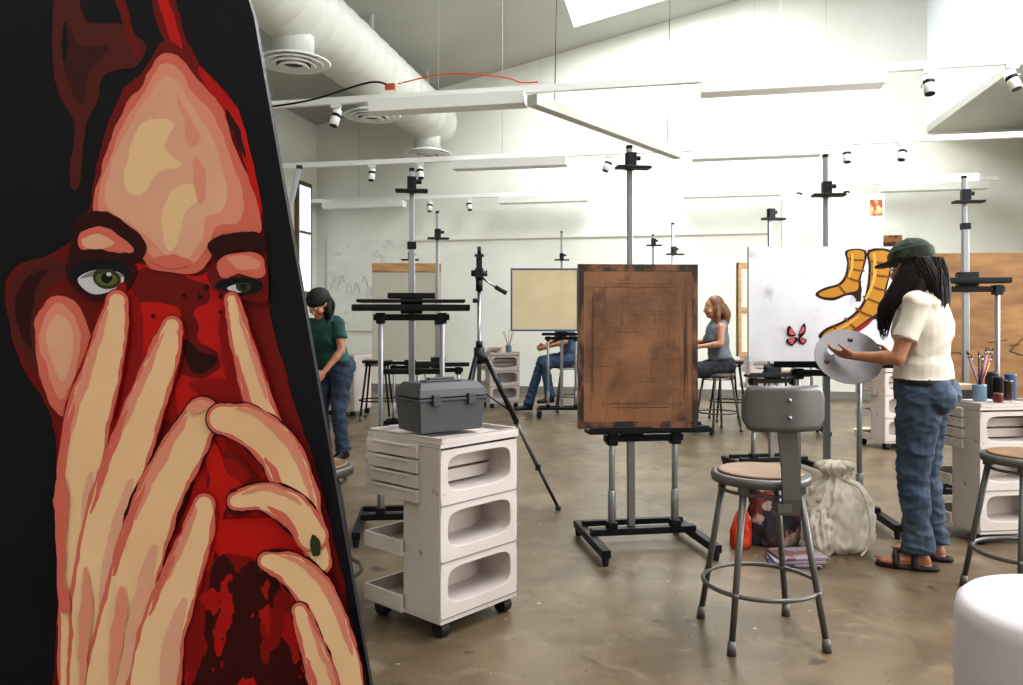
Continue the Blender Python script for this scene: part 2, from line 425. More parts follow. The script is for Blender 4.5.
def canvas(name,x,y,z,w,h,yaw,front=True,cm=None,th=.03):
    mb=MB(); cm=cm or canv
    if front: mb.box((0,0,h/2),(w,th,h),cm)
    else:
        mb.box((0,th/2,h/2),(w,.004,h),cm)
        for sx in (-1,1): mb.box((sx*(w/2-.02),-.004,h/2),(.04,th*.8,h),bwood)
        for zz in (.02,h-.02,h/2): mb.box((0,-.004,zz),(w,th*.7,.04),bwood)
    return mb,name,x,y,z,yaw
def fin(t): return t[0].obj(t[1],t[2],t[3],t[4],t[5],bevel=.003)
blue=M('blue_tape',(52,84,120),.6)
t=canvas('stretched_canvas',.4,9.45,1.045,.82,.76,0,front=True,cm=M('tan_canvas',(204,188,156),.8,rgb2=(194,178,144),scale=3))
for sx in (-.4,.4): t[0].box((sx,-.017,.38),(.02,.004,.76),blue)
for zz in (.01,.75): t[0].box((0,-.017,zz),(.82,.004,.02),blue)
fin(t)
t=canvas('stretched_canvas',-1.1,8.2,.76,.72,1.02,4,front=True,cm=M('grey_canvas',(170,166,152),.8)); t[0].box((0,-.02,.97),(.72,.02,.09),bwood); t[0].box((.33,-.02,.5),(.03,.02,1.0),bwood); fin(t)
t=canvas('stretched_canvas',3.25,7.9,1.45,1.0,1.0,-6,front=True,cm=M('pale_canvas',(204,204,196),.8,rgb2=(186,188,182),scale=3))
t[0].box((.42,-.018,.86),(.12,.004,.16),M('red_orange_patch',(150,66,40),.6,rgb2=(196,172,120),scale=12,lo=.45,hi=.55)); fin(t)
t=canvas('stretched_canvas',2.3,7.2,.85,.6,.85,30,front=False); fin(t)
t=canvas('plywood_panel',3.5,5.55,.6,1.3,1.06,-10,front=True,cm=M('plywood',(150,110,66),.6,rgb2=(118,82,46),scale=3,stretch=(1,1,4)),th=.02)
pen=M('marker',(50,32,20),.6)
for pts in (((.0,.42),(.12,.44)),((.06,.43),(.05,.33)),((.22,.45),(.14,.36),(.22,.33)),((.14,.40),(.2,.41)),((.26,.46),(.27,.35),(.31,.41),(.33,.35),(.36,.46)),((-.5,.3),(-.2,.35),(-.1,.28))):
    t[0].tube([(a-.1,-.012,bq) for a,bq in pts],.004,pen,seg=6)
fin(t)

# ---------------- painted pictures ----------------
class Sketch:
    """flat painting: shapes in sketch units, mapped to the canvas front face"""
    def __init__(s,mb,cu,cv,k,y0,jit=0): s.mb=mb; s.cu=cu; s.cv=cv; s.k=k; s.y=y0; s.n=0; s.j=jit
    def P(s,p): return ((p[0]-s.cu)*s.k,s.y-s.n*.0001,(s.cv-p[1])*s.k)
    def jt(s,p,ph=0):
        if not s.j: return (p[0],p[1])
        v=Vector((p[0]*.06,p[1]*.06,s.n*3.1+ph)); w=Vector((p[0]*.17,p[1]*.17,s.n*1.7+ph))
        return (p[0]+s.j*(noise.noise(v)*2.0+noise.noise(w)*1.0),p[1]+s.j*(noise.noise(v+Vector((9,9,9)))*2.0+noise.noise(w+Vector((5,5,5)))*1.0))
    def shape(s,pts,m,sub=8,j=True):
        s.n+=1; q=cr([Vector((a,b,0)) for a,b in pts],sub,True) if sub>1 else [Vector((a,b,0)) for a,b in pts]; s.mb.poly([s.P(s.jt(p) if j else p) for p in q],m)
    def stroke(s,pts,m,ex=0,a=0,b=1,off=0):
        q=cr([Vector(p) for p in pts],10,False); L=[];Rr=[]; N=len(q); q=q[int(a*(N-1)):int(b*(N-1))+1]; n=len(q); s.n+=1
        for i,p in enumerate(q):
            d=q[min(i+1,n-1)]-q[max(i-1,0)]; d=Vector((d.x,d.y)).normalized(); w=p.z+ex; ox,oy=-d.y*off*p.z,d.x*off*p.z
            if off: w=max(p.z*(1-abs(off))*.9,1)*math.sin(math.pi*(i+.5)/n)**.5
            L.append(Vector((p.x+ox-d.y*w,p.y+oy+d.x*w))); Rr.append(Vector((p.x+ox+d.y*w,p.y+oy-d.x*w)))
        vs=[s.P(s.jt(p)) for p in L+Rr]; s.mb.add(vs,[(i,i+1,n+i+1,n+i) for i in range(n-1)],m)
        if not off:
            for i in (0,n-1):
                s.n+=.5; o=q[i]; r=o.z+ex
                s.mb.add([s.P((o.x+r*math.cos(t*math.pi/10),o.y+r*math.sin(t*math.pi/10))) for t in range(20)],[tuple(range(20))],m)

def pm(n,c,c2=None,**k): return M('paint_'+n,c,.5,rgb2=c2,scale=6,bump=.05,bscale=500,spec=.2,**k)
K=pm('black',(16,15,19),(22,20,25)); BR=pm('umber',(82,30,24)); MAR=pm('maroon',(98,15,13),(112,19,15)); DM=pm('dark_maroon',(50,10,11)); RED=pm('red',(184,24,20),(170,18,16)); RED2=pm('crimson',(140,17,14))
PK=pm('rose',(198,104,90)); PK2=pm('salmon',(208,138,116)); FL=pm('flesh',(212,162,138),(206,152,130)); CR=pm('cream',(224,188,150),(216,176,138)); CR2=pm('pale_cream',(216,180,140)); WH=pm('eye_white',(192,190,196)); GR=pm('iris_green',(92,98,48)); OL=pm('olive',(56,60,30))
CH=M('paint_mottled_chin',(60,10,11),.5,rgb2=(126,16,14),scale=15,lo=.51,hi=.515,detail=3,rgb3=(160,22,18),scale3=26,lo3=.6,hi3=.605,spec=.2,stretch=(1.3,1,.8))
SK=M('paint_mottled_cheek',(180,24,20),.5,rgb2=(144,17,14),scale=9,lo=.55,hi=.555,detail=1,spec=.2,stretch=(1.4,1,.7))
HM=M('paint_mottled_hair',(18,15,18),.5,rgb2=(60,24,22),scale=9,lo=.55,hi=.555,detail=2,spec=.2,stretch=(2,1,.6))
mb=MB(); cu,cv,k=60,430,1/780
S=Sketch(mb,cu,cv,k,-.0165,jit=1)
def rr2(u0,v0,u1,v1,r):
    out=[]
    for cx,cy,a0 in ((u1-r,v0+r,-90),(u1-r,v1-r,0),(u0+r,v1-r,90),(u0+r,v0+r,180)):
        for i in range(7): a=math.radians(a0+15*i); out.append((cx+r*math.cos(a),cy+r*math.sin(a)))
    return out
ro=math.radians(9.9); rot=lambda p,c0=(0,0):(c0[0]+p[0]*math.cos(ro)+p[1]*math.sin(ro),c0[1]-p[0]*math.sin(ro)+p[1]*math.cos(ro))
rc=(244,-58)
out=[rot((p[0],p[1]),rc) for p in rr2(-600,0,0,975,80)]
pts3=[((u-cu)*k,-.016,(cv-v)*k) for u,v in out]
mb.prism(pts3,(0,.014,0),K)
sh=S.shape
sh([(66,-15),(84,-15),(92,25),(128,30),(152,50),(140,72),(112,78),(104,105),(92,135),(86,190),(76,180),(82,130),(66,95),(60,50)],BR)
sh([(72,26),(88,50),(116,52),(98,74),(90,108),(78,92),(70,60)],HM)
sh([(112,-30),(120,-30),(138,30),(148,60),(140,58),(127,25)],MAR)
sh([(150,-40),(176,-40),(182,10),(192,45),(206,72),(186,68),(168,42),(158,10)],MAR)
sh([(158,-40),(170,-40),(176,10),(188,52),(176,44),(166,12)],RED)
sh([(150,74),(170,46),(190,54),(212,76),(238,106),(254,155),(266,205),(271,265),(276,320),(292,380),(308,430),(326,490),(342,560),(354,620),(362,690),(366,760),(190,780),(66,780),(66,600),(64,500),(64,440),(56,408),(28,360),(14,300),(24,268),(56,256),(84,236),(98,200),(104,165),(118,120),(134,90)],MAR,8)
sh([(16,300),(28,270),(58,258),(74,270),(56,292),(44,320),(46,372),(26,345)],BR)
sh([(24,300),(34,280),(56,270),(44,292),(38,320),(40,348),(28,330)],DM)
sh([(204,72),(224,90),(246,122),(258,165),(265,212),(260,222),(250,170),(234,126),(214,96)],RED)
sh([(230,112),(244,132),(250,160),(240,140)],DM)
sh([(44,318),(62,296),(86,306),(98,336),(94,376),(78,410),(66,412),(52,388),(44,350)],PK)
sh([(50,324),(64,304),(82,316),(88,345),(80,380),(68,398),(56,368),(48,350)],PK2)
sh([(54,334),(66,314),(78,328),(80,358),(70,380),(60,360)],FL)
sh([(130,270),(165,268),(205,276),(234,258),(248,300),(254,350),(262,396),(282,440),(306,480),(326,560),(334,640),(330,760),(190,760),(180,640),(170,560),(200,480),(180,420),(110,430),(120,350),(132,310)],SK,8)
sh([(234,300),(246,340),(256,384),(260,404),(242,400),(230,372),(224,330)],RED2)
sh([(138,276),(170,270),(208,284),(216,300),(202,308),(194,322),(182,306),(158,302),(144,300)],MAR)
sh([(188,306),(204,322),(204,340),(222,352),(225,368),(206,378),(186,370),(192,345)],MAR)
sh([(190,340),(204,350),(222,358),(214,370),(196,370)],DM)
sh([(134,300),(146,306),(150,345),(136,420),(110,460),(122,380)],RED2)
sh([(196,380),(236,380),(258,400),(230,402),(206,394)],RED2)
for (a,b_,r) in ((212,288,3.4),(220,283,2.4),(206,297,2.6),(226,297,2.4),(160,316,2.4),(226,312,2),(190,296,2)):
    S.shape([(a-r,b_),(a,b_-r),(a+r,b_),(a,b_+r)],DM,4,False)
# forehead
sh([(148,90),(166,62),(184,60),(200,80),(224,106),(240,148),(254,180),(266,220),(260,240),(230,238),(218,258),(198,274),(160,270),(140,250),(120,232),(104,226),(102,200),(112,162),(126,125),(138,102)],PK,8)
sh([(154,92),(168,70),(184,72),(200,98),(220,120),(236,160),(248,196),(244,222),(224,228),(212,250),(194,268),(164,262),(142,240),(110,218),(108,188),(120,156),(134,122)],PK2,8)
sh([(156,100),(174,80),(188,92),(204,118),(220,146),(232,190),(228,212),(212,220),(206,244),(188,262),(166,250),(142,228),(114,208),(116,178),(132,138)],FL,8)
sh([(144,134),(160,122),(180,128),(172,150),(188,168),(164,176),(150,196),(132,190),(136,160)],CR2,8)
sh([(176,196),(196,186),(206,200),(192,214),(186,240),(176,252),(168,226)],CR2,8)
sh([(184,98),(196,120),(206,140),(196,150),(190,124)],PK2)
sh([(200,160),(212,176),(208,206),(200,190)],PK2)
sh([(158,262),(180,256),(198,264),(180,270)],PK)
# left brow & eye
sh([(86,220),(112,214),(138,228),(152,244),(148,262),(124,262),(98,262),(78,264),(80,244)],DM)
sh([(90,234),(112,228),(132,240),(142,252),(126,254),(104,250),(88,250)],PK)
sh([(92,240),(108,237),(122,245),(110,250),(94,250)],FL)
sh([(74,266),(96,256),(128,258),(144,268),(138,287),(122,300),(98,299),(82,288)],DM)
sh([(80,270),(98,261),(124,262),(138,272),(132,276),(112,270),(92,273),(84,284)],K)
sh([(87,279),(104,271),(126,273),(132,280),(125,289),(106,295),(93,290)],WH,8,False)
sh([(89,279),(104,271.5),(126,273.5),(131,278),(106,277)],pm('eye_shade',(130,120,130)),8,False)
sh([(105,271),(121,271),(129,280),(124,288),(111,289),(102,281)],OL,8,False)
sh([(107,275),(118,274),(126,280),(120,286),(111,286),(105,281)],GR,8,False)
sh([(111,275),(117,274),(121,279),(116,284),(110,281)],K,8,False)
sh([(115,274),(119,273.5),(119.5,276.5),(116,277)],WH,6,False)
sh([(128,284),(136,288),(128,300),(118,303)],RED2)
# right brow & eye (heavier lid, half shut)
sh([(214,246),(232,236),(264,234),(271,252),(240,252),(222,260)],DM)
sh([(216,268),(240,258),(270,260),(272,300),(262,303),(244,300),(228,296),(216,284)],MAR)
sh([(224,262),(246,254),(268,258),(268,277),(246,275),(228,278)],PK)
sh([(234,259),(250,256),(264,262),(262,271),(244,270)],PK2)
sh([(222,286),(244,278),(266,282),(267,291),(248,296),(230,292)],K)
sh([(233,289),(243,285),(254,288),(253,292),(242,293)],WH,8,False)
sh([(243,284),(254,284),(257,289),(250,293),(243,290)],OL,8,False); sh([(247,285),(252,285),(252,290),(247,289)],K,6,False)
# mouth / chin
sh([(216,462),(240,452),(264,474),(276,496),(258,508),(240,512),(222,498),(214,480)],MAR)
sh([(218,462),(240,456),(256,474),(240,484),(224,482)],SK)
sh([(216,520),(250,514),(290,520),(318,570),(334,640),(328,700),(300,650),(284,590),(262,560),(226,552)],SK)
sh([(206,566),(240,548),(276,566),(298,606),(316,690),(318,780),(186,780),(184,690),(188,640),(194,600)],CH,8)
sh([(206,430),(224,444),(236,480),(228,520),(214,566),(200,540),(216,480)],SK)
fingers=[
 [(126,302,9),(121,330,14),(110,372,18),(97,420,21),(90,468,20),(88,510,19),(88,560,18),(92,620,22),(96,700,26),(96,780,30)],
 [(180,326,8),(173,352,13),(157,395,17),(141,440,19),(124,492,21),(112,545,22),(104,600,22),(104,660,24),(104,780,30)],
 [(210,412,15),(194,442,19),(172,482,21),(154,530,22),(140,585,23),(128,640,25),(118,700,28),(118,780,30)],
 [(212,500,9),(204,532,14),(187,578,18),(170,630,21),(160,700,25),(150,780,26)],
]
for i,f in enumerate(fingers):
    S.stroke(f,RED2 if i!=2 else DM,3.6,0,.4); S.stroke(f,PK,2.2); S.stroke(f,CR,-1.2)
    S.stroke(f,PK2,0,.05,.4,.72)
    S.stroke(f,PK,0,.3,.55,.82)
    S.stroke(f,FL,0,.45,.85,-.55)
sh([(196,404),(208,398),(222,402),(212,408),(200,412)],PK2)
sh([(74,470),(80,500),(76,560),(82,600),(72,600),(68,540),(66,490)],PK)
sh([(96,560),(104,600),(98,650),(92,700),(90,640),(92,600)],PK2)
sh([(130,580),(138,600),(128,660),(120,700),(120,640)],PK2)
rf=[
 [(239,300,5),(246,330,8),(256,368,11),(268,408,12),(282,440,13)],
 [(230,416,13),(256,422,17),(284,446,19),(302,484,18),(314,520,14),(326,556,9)],
 [(244,496,7),(270,492,12),(298,504,15),(318,530,14)],
 [(274,554,7),(298,562,14),(322,588,17),(338,628,18),(350,676,17),(358,760,13)],
 [(306,602,6),(318,636,10),(332,684,13),(340,760,15)],
]
for i,f in enumerate(rf):
    S.stroke(f,DM if i else RED2,3.6,0,.8); S.stroke(f,PK,2.2); S.stroke(f,CR,-1)
    S.stroke(f,PK2,0,.1,.7,-.72); S.stroke(f,PK,0,.4,.9,.75)
sh([(318,528),(325,534),(327,548),(320,550),(316,540)],OL)
por=mb.obj('portrait_painting',(cu-511.5)*k,1.0,1.18-(cv-320)*k,0,weld=False)
e=easel(-.50,1.09,0,tray=.27,top=1.45,clamp=1.35,trayw=.6)

# --- shoe painting ---
mb=MB(); W=M('primed_canvas',(224,222,226),.7,rgb2=(214,211,216),scale=4,rgb3=(190,186,196),scale3=9,lo3=.6,hi3=.72)
mb.box((0,0,0),(.81,.03,.64),W)
S=Sketch(mb,821,304.5,1/182,-.0162,jit=.2)
YE=pm('ochre_yellow',(180,126,44)); YL=pm('yellow_light',(202,158,74)); OR=pm('burnt_ochre',(116,68,28)); BL=pm('line_brown',(48,26,20)); PI=pm('butterfly_rose',(196,96,110)); RS=pm('red_sole',(146,34,30))
# rear boot: shaft, ankle, pointed toe to the left, block heel
S.shape([(846,250),(866,250),(865,266),(861,280),(862,292),(857,300),(853,296),(846,296),(834,301),(820,299),(815,294),(824,288),(838,284),(845,275),(847,262)],BL,3)
S.shape([(848,251.5),(864,251.5),(863,266),(859,279),(858,290),(847,293),(834,298),(822,297),(818,294),(826,290),(840,286),(847,277),(849,263)],YE,3)
S.shape([(858,290),(862,291),(861,302),(856,302)],BL,1)
# front boot, larger
S.shape([(868,250),(892,250),(892,270),(887,292),(888,310),(885,330),(878,331),(877,320),(868,324),(855,334),(840,343),(824,343),(818,337),(826,329),(842,322),(856,312),(864,300),(868,284),(869,266)],BL,3)
S.shape([(870.5,252),(890,252),(890,270),(885,291),(884,306),(876,315),(866,321),(853,331),(839,339.5),(826,340),(822,337),(829,331),(844,324),(858,314),(867,301),(870.5,284),(871.5,266)],YE,3)
S.shape([(879,312),(886,308),(885,329),(880,330)],RS,1)
S.shape([(822,338),(832,341),(850,334),(866,323),(874,319),(868,326),(854,336),(840,343),(825,342)],RS,3)
for p0,p1 in (((848,258),(865,260)),((847,267),(864,271)),((845,276),(861,282)),((838,285),(846,294)),((870,261),(891,263)),((870,273),(890,277)),((869,285),(887,291)),((864,297),(884,305)),((856,309),(872,317)),((845,319),(856,330)),((833,327),(841,337))):
    S.stroke([(p0[0],p0[1],.9),((p0[0]+p1[0])/2,(p0[1]+p1[1])/2+1,1.1),(p1[0],p1[1],.9)],OR)
S.stroke([(874,254,1.6),(875,268,1.8),(873,284,1.6),(866,299,1.2)],YL); S.stroke([(852,254,1.2),(852,266,1.4),(849,277,1)],YL); S.stroke([(832,333,1),(846,326,1.5),(858,318,1)],YL)
for pts,m_ in (([(795,336),(789,327),(786,330),(787,337)],BL),([(797,336),(803,324),(805,332),(800,338)],BL),([(795,338),(785,341),(790,347),(796,342)],BL),([(798,338),(806,341),(802,346),(797,342)],BL),([(795,335),(789.5,329),(788.5,335)],PI),([(798,335),(802.5,327),(803.5,332)],PI),([(794,339),(787,341),(791,345.5)],PI),([(799,339),(804.5,341),(801.5,344.5)],PI)): S.shape(pts,m_,4)
mb.obj('shoe_painting',1.73,4.37,.95+.32,0,weld=False)
mb=MB(); mb.box((0,0,0),(.1,.004,.08),M('printed_photo',(130,86,44),.4,rgb2=(60,22,24),scale=12,lo=.46,hi=.5)); mb.box((0,.004,-.07),(.03,.004,.2),bwood)
mb.obj('reference_photo',2.16,4.42,1.62,-10)

# ---------------- taboret cart ----------------
def cart(x,y,yaw=0):
    mb=MB(); H=.73; b0=.075
    pl=plast
    cells=3; ch=(H-.03-b0)/cells
    for i in range(cells):
        z0=b0+i*ch; z1=z0+ch
        cx,cz=0,(z0+z1)/2+.012; w,hh=.172,.068
        inner=[];outer=[]
        n=40
        for q in range(n):
            a=2*math.pi*q/n+.0001; c_,s_=math.cos(a),math.sin(a)
            ex_=.45 if s_<0 else .3
            px=w*math.copysign(abs(c_)**ex_,c_); pz=hh*math.copysign(abs(s_)**.55,s_); inner.append((cx+px,cz+pz))
            t=min(.21/max(abs(c_),1e-6),(ch/2)/max(abs(s_),1e-6)); outer.append((c_*t,(z0+z1)/2+s_*t))
        vs=[(a,-.21,b_) for a,b_ in outer]+[(a,-.21,b_) for a,b_ in inner]+[(a*1.0,-.195,b_) for a,b_ in inner]+[(a*.97,-.05,cz+(b_-cz)*.97) for a,b_ in inner]
        fs=[]
        for L in range(3):
            for q in range(n): fs.append((L*n+q,L*n+(q+1)%n,(L+1)*n+(q+1)%n,(L+1)*n+q))
        mb.add(vs,fs,pl); mb.add(vs[3*n:],[tuple(range(n))],pl)
        mb.box((0,-.2115,z0+.004),(.42,.004,.004),M('seam_line',(110,102,98),.7))  # thin darker strip along each bin seam
    mb.box((-.2085,-.105,(b0+H)/2),(.006,.205,H-b0),pl); mb.box((.2085,-.105,(b0+H)/2),(.006,.205,H-b0),pl)
    mb.box((0,-.02,(b0+H)/2),(.42,.02,H-b0),pl); mb.box((0,-.105,b0-.005),(.42,.21,.02),pl)
    mb.box((0,0,H-.012),(.43,.43,.02),pl)
    for sx in (-1,1): mb.box((sx*.209,0,H+.004),(.012,.43,.022),pl); mb.box((0,sx*.209,H+.004),(.43,.012,.022),pl)
    for i in range(4):
        z=H-.045-i*.056
        mb.box((-.02,.055,z),(.4,.3,.046),pl); mb.box((-.222,.055,z),(.012,.305,.049),pl)
        mb.box((-.229,.055,z+.018),(.006,.2,.01),pl)
    mb.box((0,.2,(b0+H)/2),(.06,.02,H-b0),pl); mb.box((.2,.1,(b0+H)/2),(.012,.22,H-b0),pl)
    for z,d in ((.31,.025),(.1,.03)):
        mb.box((-.02,.1,z-d),(.42,.23,.012),pl)
        mb.box((-.227,.1,z),(.01,.23,.06),pl); mb.box((-.02,.21,z),(.42,.01,.06),pl)
    for a,b_ in ((-.17,-.17),(.17,-.17),(-.17,.17),(.17,.17)):
        mb.cyl((a,b_,.04),(a,b_,.08),.012,black,seg=8)
        mb.cyl((a-.022,b_,.03),(a+.022,b_,.03),.03,rubber,seg=18)
        mb.box((a,b_,.055),(.03,.04,.02),black)
    return mb.obj('taboret_cart',x,y,0,yaw,bevel=.003)
cart(-.275,3.15,48)
cart(2.62,4.3,8)
cart(-2.05,9.8,-20); cart(-.16,10.7,20); cart(3.3,10.3,0); cart(3.55,7.3,10)

tb=M('grey_toolbox_plastic',(66,66,67),.5,bump=.1); tb2=M('toolbox_lid',(54,54,56),.45)
mb=MB()
def taper(z0,z1,x0,y0,x1,y1,m): 
    vs=[(-x0,-y0,z0),(x0,-y0,z0),(x0,y0,z0),(-x0,y0,z0),(-x1,-y1,z1),(x1,-y1,z1),(x1,y1,z1),(-x1,y1,z1)]
    mb.add(vs,[(0,3,2,1),(4,5,6,7),(0,1,5,4),(1,2,6,5),(2,3,7,6),(3,0,4,7)],m)
taper(0,.12,.14,.09,.15,.098,tb); taper(.12,.132,.156,.105,.156,.105,tb2); taper(.135,.165,.154,.103,.15,.097,tb2); taper(.165,.19,.15,.097,.13,.07,tb2)
mb.box((0,0,.193),(.16,.05,.006),tb); mb.box((0,0,.201),(.12,.022,.01),tb2)
for sx in (-.08,.08): mb.box((sx,-.107,.125),(.035,.012,.045),tb2)
mb.obj('toolbox',-.285,3.13,.745,36,bevel=.005)

# ---------------- stools ----------------
seatm=M('hardboard_seat',(136,104,76),.45,rgb2=(110,84,60),scale=9)
def stool(x,y,yaw=0,back=None,H=.61,dark=False):
    mb=MB(); g=greym if not dark else black
    mb.lathe((0,0,H-.035),[(.165,0),(.178,.004),(.182,.022),(.178,.034),(.165,.036)],g,40)
    mb.lathe((0,0,H-.0),[(.155,-.002),(.158,.006),(.15,.01)],seatm,40)
    for a in (45,135,225,315):
        c_,s_=math.cos(math.radians(a)),math.sin(math.radians(a))
        top=Vector((c_*.145,s_*.145,H-.03)); bot=Vector((c_*.245,s_*.245,.02))
        mb.cyl(top,bot,.0135,g,r1=.011,seg=12); mb.cyl(bot+Vector((c_*-.003,s_*-.003,.03)),bot+Vector((0,0,-.02)),.014,greym,r1=.017,seg=12)
        mb.box((c_*.15,s_*.15,H-.045),(.03,.03,.03),g)
        p=top.lerp(bot,.68); mb.ell(p,(.016,.016,.014),g,seg=10,rings=5)
    mb.torus((0,0,H-.03-(H-.05)*.68),.21,.0085,g)
    mb.torus((0,0,H-.06),.15,.006,g)
    if back is not None:
        a=math.radians(back); d=Vector((math.cos(a),math.sin(a),0)); s_=Vector((-d.y,d.x,0))
        pts=[(d*.18+s_*.03,H-.12),(d*.2+s_*.027,H-.06),(d*.205+s_*.02,H+.05),(d*.215+s_*.0,H+.2),(d*.225,H+.27)]
        for i in range(len(pts)-1):
            p0=Vector((pts[i][0].x,pts[i][0].y,pts[i][1])); p1=Vector((pts[i+1][0].x,pts[i+1][0].y,pts[i+1][1]))
            w=.034; th=d*.004
            vs=[p0-s_*w-th,p0+s_*w-th,p0+s_*w+th,p0-s_*w+th,p1-s_*w-th,p1+s_*w-th,p1+s_*w+th,p1-s_*w+th]
            mb.add(vs,[(0,3,2,1),(4,5,6,7),(0,1,5,4),(1,2,6,5),(2,3,7,6),(3,0,4,7)],g)
        nx,nz_=16,8; vs=[];
        for side in (0,1):
            for j in range(nz_+1):
                for i in range(nx+1):
                    u=i/nx*2-1; v=j/nz_*2-1
                    hw=.152; hh=.08
                    hv=hh
                    if abs(u)>.8: hv=hh*(1-((abs(u)-.8)/.2)**2*.55)
                    p=s_*(u*hw)+d*(.232-.045*u*u+side*.005)+Vector((0,0,H+.262+v*hv))
                    vs.append(p)
        N=(nx+1)*(nz_+1); fs=[]
        for j in range(nz_):
            for i in range(nx):
                q=j*(nx+1)+i; fs.append((q,q+1,q+nx+2,q+nx+1)); fs.append((N+q,N+q+nx+1,N+q+nx+2,N+q+1))
        for i in range(nx): fs.append((i,N+i,N+i+1,i+1)); q=nz_*(nx+1)+i; fs.append((q,q+1,N+q+1,N+q))
        for j in range(nz_): q=j*(nx+1); fs.append((q,q+nx+1,N+q+nx+1,N+q)); q+=nx; fs.append((q,N+q,N+q+nx+1,q+nx+1))
        mb.add(vs,fs,g,True)
        for v in (-.03,.03): mb.ell(d*.24+Vector((0,0,H+.262+v)),(.008,.008,.008),chrome,seg=8,rings=5)
        mb.box(d*.18+Vector((0,0,H-.09)),(.05,.05,.03),g)
    return mb.obj('work_stool' if back is None else 'backrest_stool',x,y,0,yaw)
stool(.935,2.93,4,back=-88)
stool(-.80,3.05,8); stool(2.19,3.3,4)
stool(.76,10.12,0); stool(2.2,8.33,20); stool(-1.6,9.3,0,dark=True,H=.7); stool(2.95,8.6,0,dark=True); stool(2.55,9.2,0,dark=True,H=.7)

# ---------------- tripod ----------------
mb=MB(); dk=M('tripod_dark',(30,30,32),.4,.3)
ap=.95
mb.cyl((0,0,.6),(0,0,1.38),.013,chrome); mb.cyl((0,0,ap-.04),(0,0,ap+.06),.034,dk); mb.cyl((0,0,ap+.06),(0,0,ap+.1),.022,dk)
for fx,fy in ((.49,.0),(-.24,-.43),(-.24,.43)):
    f=Vector((fx,fy,.0)); t0=Vector((fx*.08,fy*.08,ap)); 
    mb.cyl(t0,t0.lerp(f,.42),.016,dk); mb.cyl(t0.lerp(f,.38),t0.lerp(f,.72),.0125,greym); mb.cyl(t0.lerp(f,.7),f+Vector((0,0,.015)),.01,dk)
    for q in (.42,.72): p=t0.lerp(f,q); mb.box(p,(.032,.03,.035),dk)
    mb.ell(f+Vector((0,0,.014)),(.02,.02,.014),rubber,seg=10,rings=5)
    mb.cyl((0,0,ap-.2),t0.lerp(f,.36),.005,dk,seg=6)
mb.cyl((0,0,1.36),(0,0,1.44),.022,dk); mb.box((0,0,1.47),(.05,.07,.06),dk); mb.cyl((-.05,0,1.47),(.05,0,1.47),.02,dk)
mb.box((0,0,1.53),(.035,.05,.08),dk); mb.box((0,0,1.58),(.055,.08,.012),dk); mb.cyl((-.0,.0,1.585),(-.0,.0,1.635),.012,dk)
mb.cyl((.02,0,1.44),(.1,0,1.385),.006,chrome); mb.cyl((.1,0,1.385),(.17,0,1.345),.014,rubber)
mb.cyl((-.04,0,1.3),(.0,0,1.3),.014,dk)
mb.obj('camera_tripod',-.2,4.84,0,0)

# ---------------- white plinth, items on cart ----------------
mb=MB(); mb.lathe((0,0,0),[(.2,.0),(.205,.02),(.205,.62),(.2,.645),(.187,.657),(.1,.66)],M('white_plinth_paint',(190,180,181),.55),64)
mb.obj('round_plinth',1.04,1.42)
def jar(x,y,z,r,h,m,name,brushes=0):
    mb=MB(); mb.lathe((0,0,0),[(r*.9,0),(r,.01),(r,h-.01),(r*1.04,h),(r*.92,h),(r*.92,h-.02)],m,20)
    cols=[bwood,M('brush_red',(150,30,30),.4),M('brush_blue',(40,60,140),.4),black]
    for i in range(brushes):
        a=i*2.4; t=Vector((math.cos(a)*r*1.6,math.sin(a)*r*1.2,h+.12+.02*(i%3))); b_=Vector((-math.cos(a)*r*.4,-math.sin(a)*r*.4,.02))
        mb.cyl(b_,t,.0035,cols[i%4],seg=6); d=(t-b_).normalized(); mb.cyl(t,t+d*.02,.004,chrome,seg=6); mb.cyl(t+d*.02,t+d*.045,.005,M('bristle',(70,50,35),.8),r1=.001,seg=6)
    mb.obj(name,x,y,z,0)
jar(2.52,4.2,.744,.035,.09,M('jar_blue_glass',(110,130,146),.2),'brush_jar',9)
jar(2.62,4.2,.744,.028,.13,black,'ink_bottle'); jar(2.69,4.24,.744,.03,.11,M('brown_glass',(50,28,18),.2),'varnish_bottle'); jar(2.57,4.12,.744,.022,.05,M('paint_dark_red',(90,30,26),.4),'paint_pot'); jar(2.75,4.3,.744,.03,.14,M('blue_label',(60,80,110),.4),'thinner_can'); jar(2.66,4.32,.744,.034,.15,M('dark_can',(34,34,40),.4),'fixative_can')
mb=MB()
for i,(w,h,m) in enumerate(((.18,.05,M('card_a',(60,52,48),.6)),(.14,.03,M('card_b',(170,150,120),.6)))): mb.box((0,0,h/2+i*.05),(w,.12,h),m)
mb.obj('paint_box',2.5,4.36,.744,12,bevel=.003)
jar(-.04,10.58,.744,.04,.1,M('jar_blue_glass',(110,130,146),.2),'brush_jar',6)
jar(3.3,10.25,.744,.04,.1,white,'brush_jar',6)
mb=MB()
for i in range(5): mb.box((.01*i,0,.008+.012*i),(.2,.16,.008),M('paper_%d'%(i%2),(206,204,198) if i%2 else (176,150,120),.8),Matrix.Rotation(.2*i,3,'Z'))
mb.obj('paper_stack',-.24,10.78,.744,10)

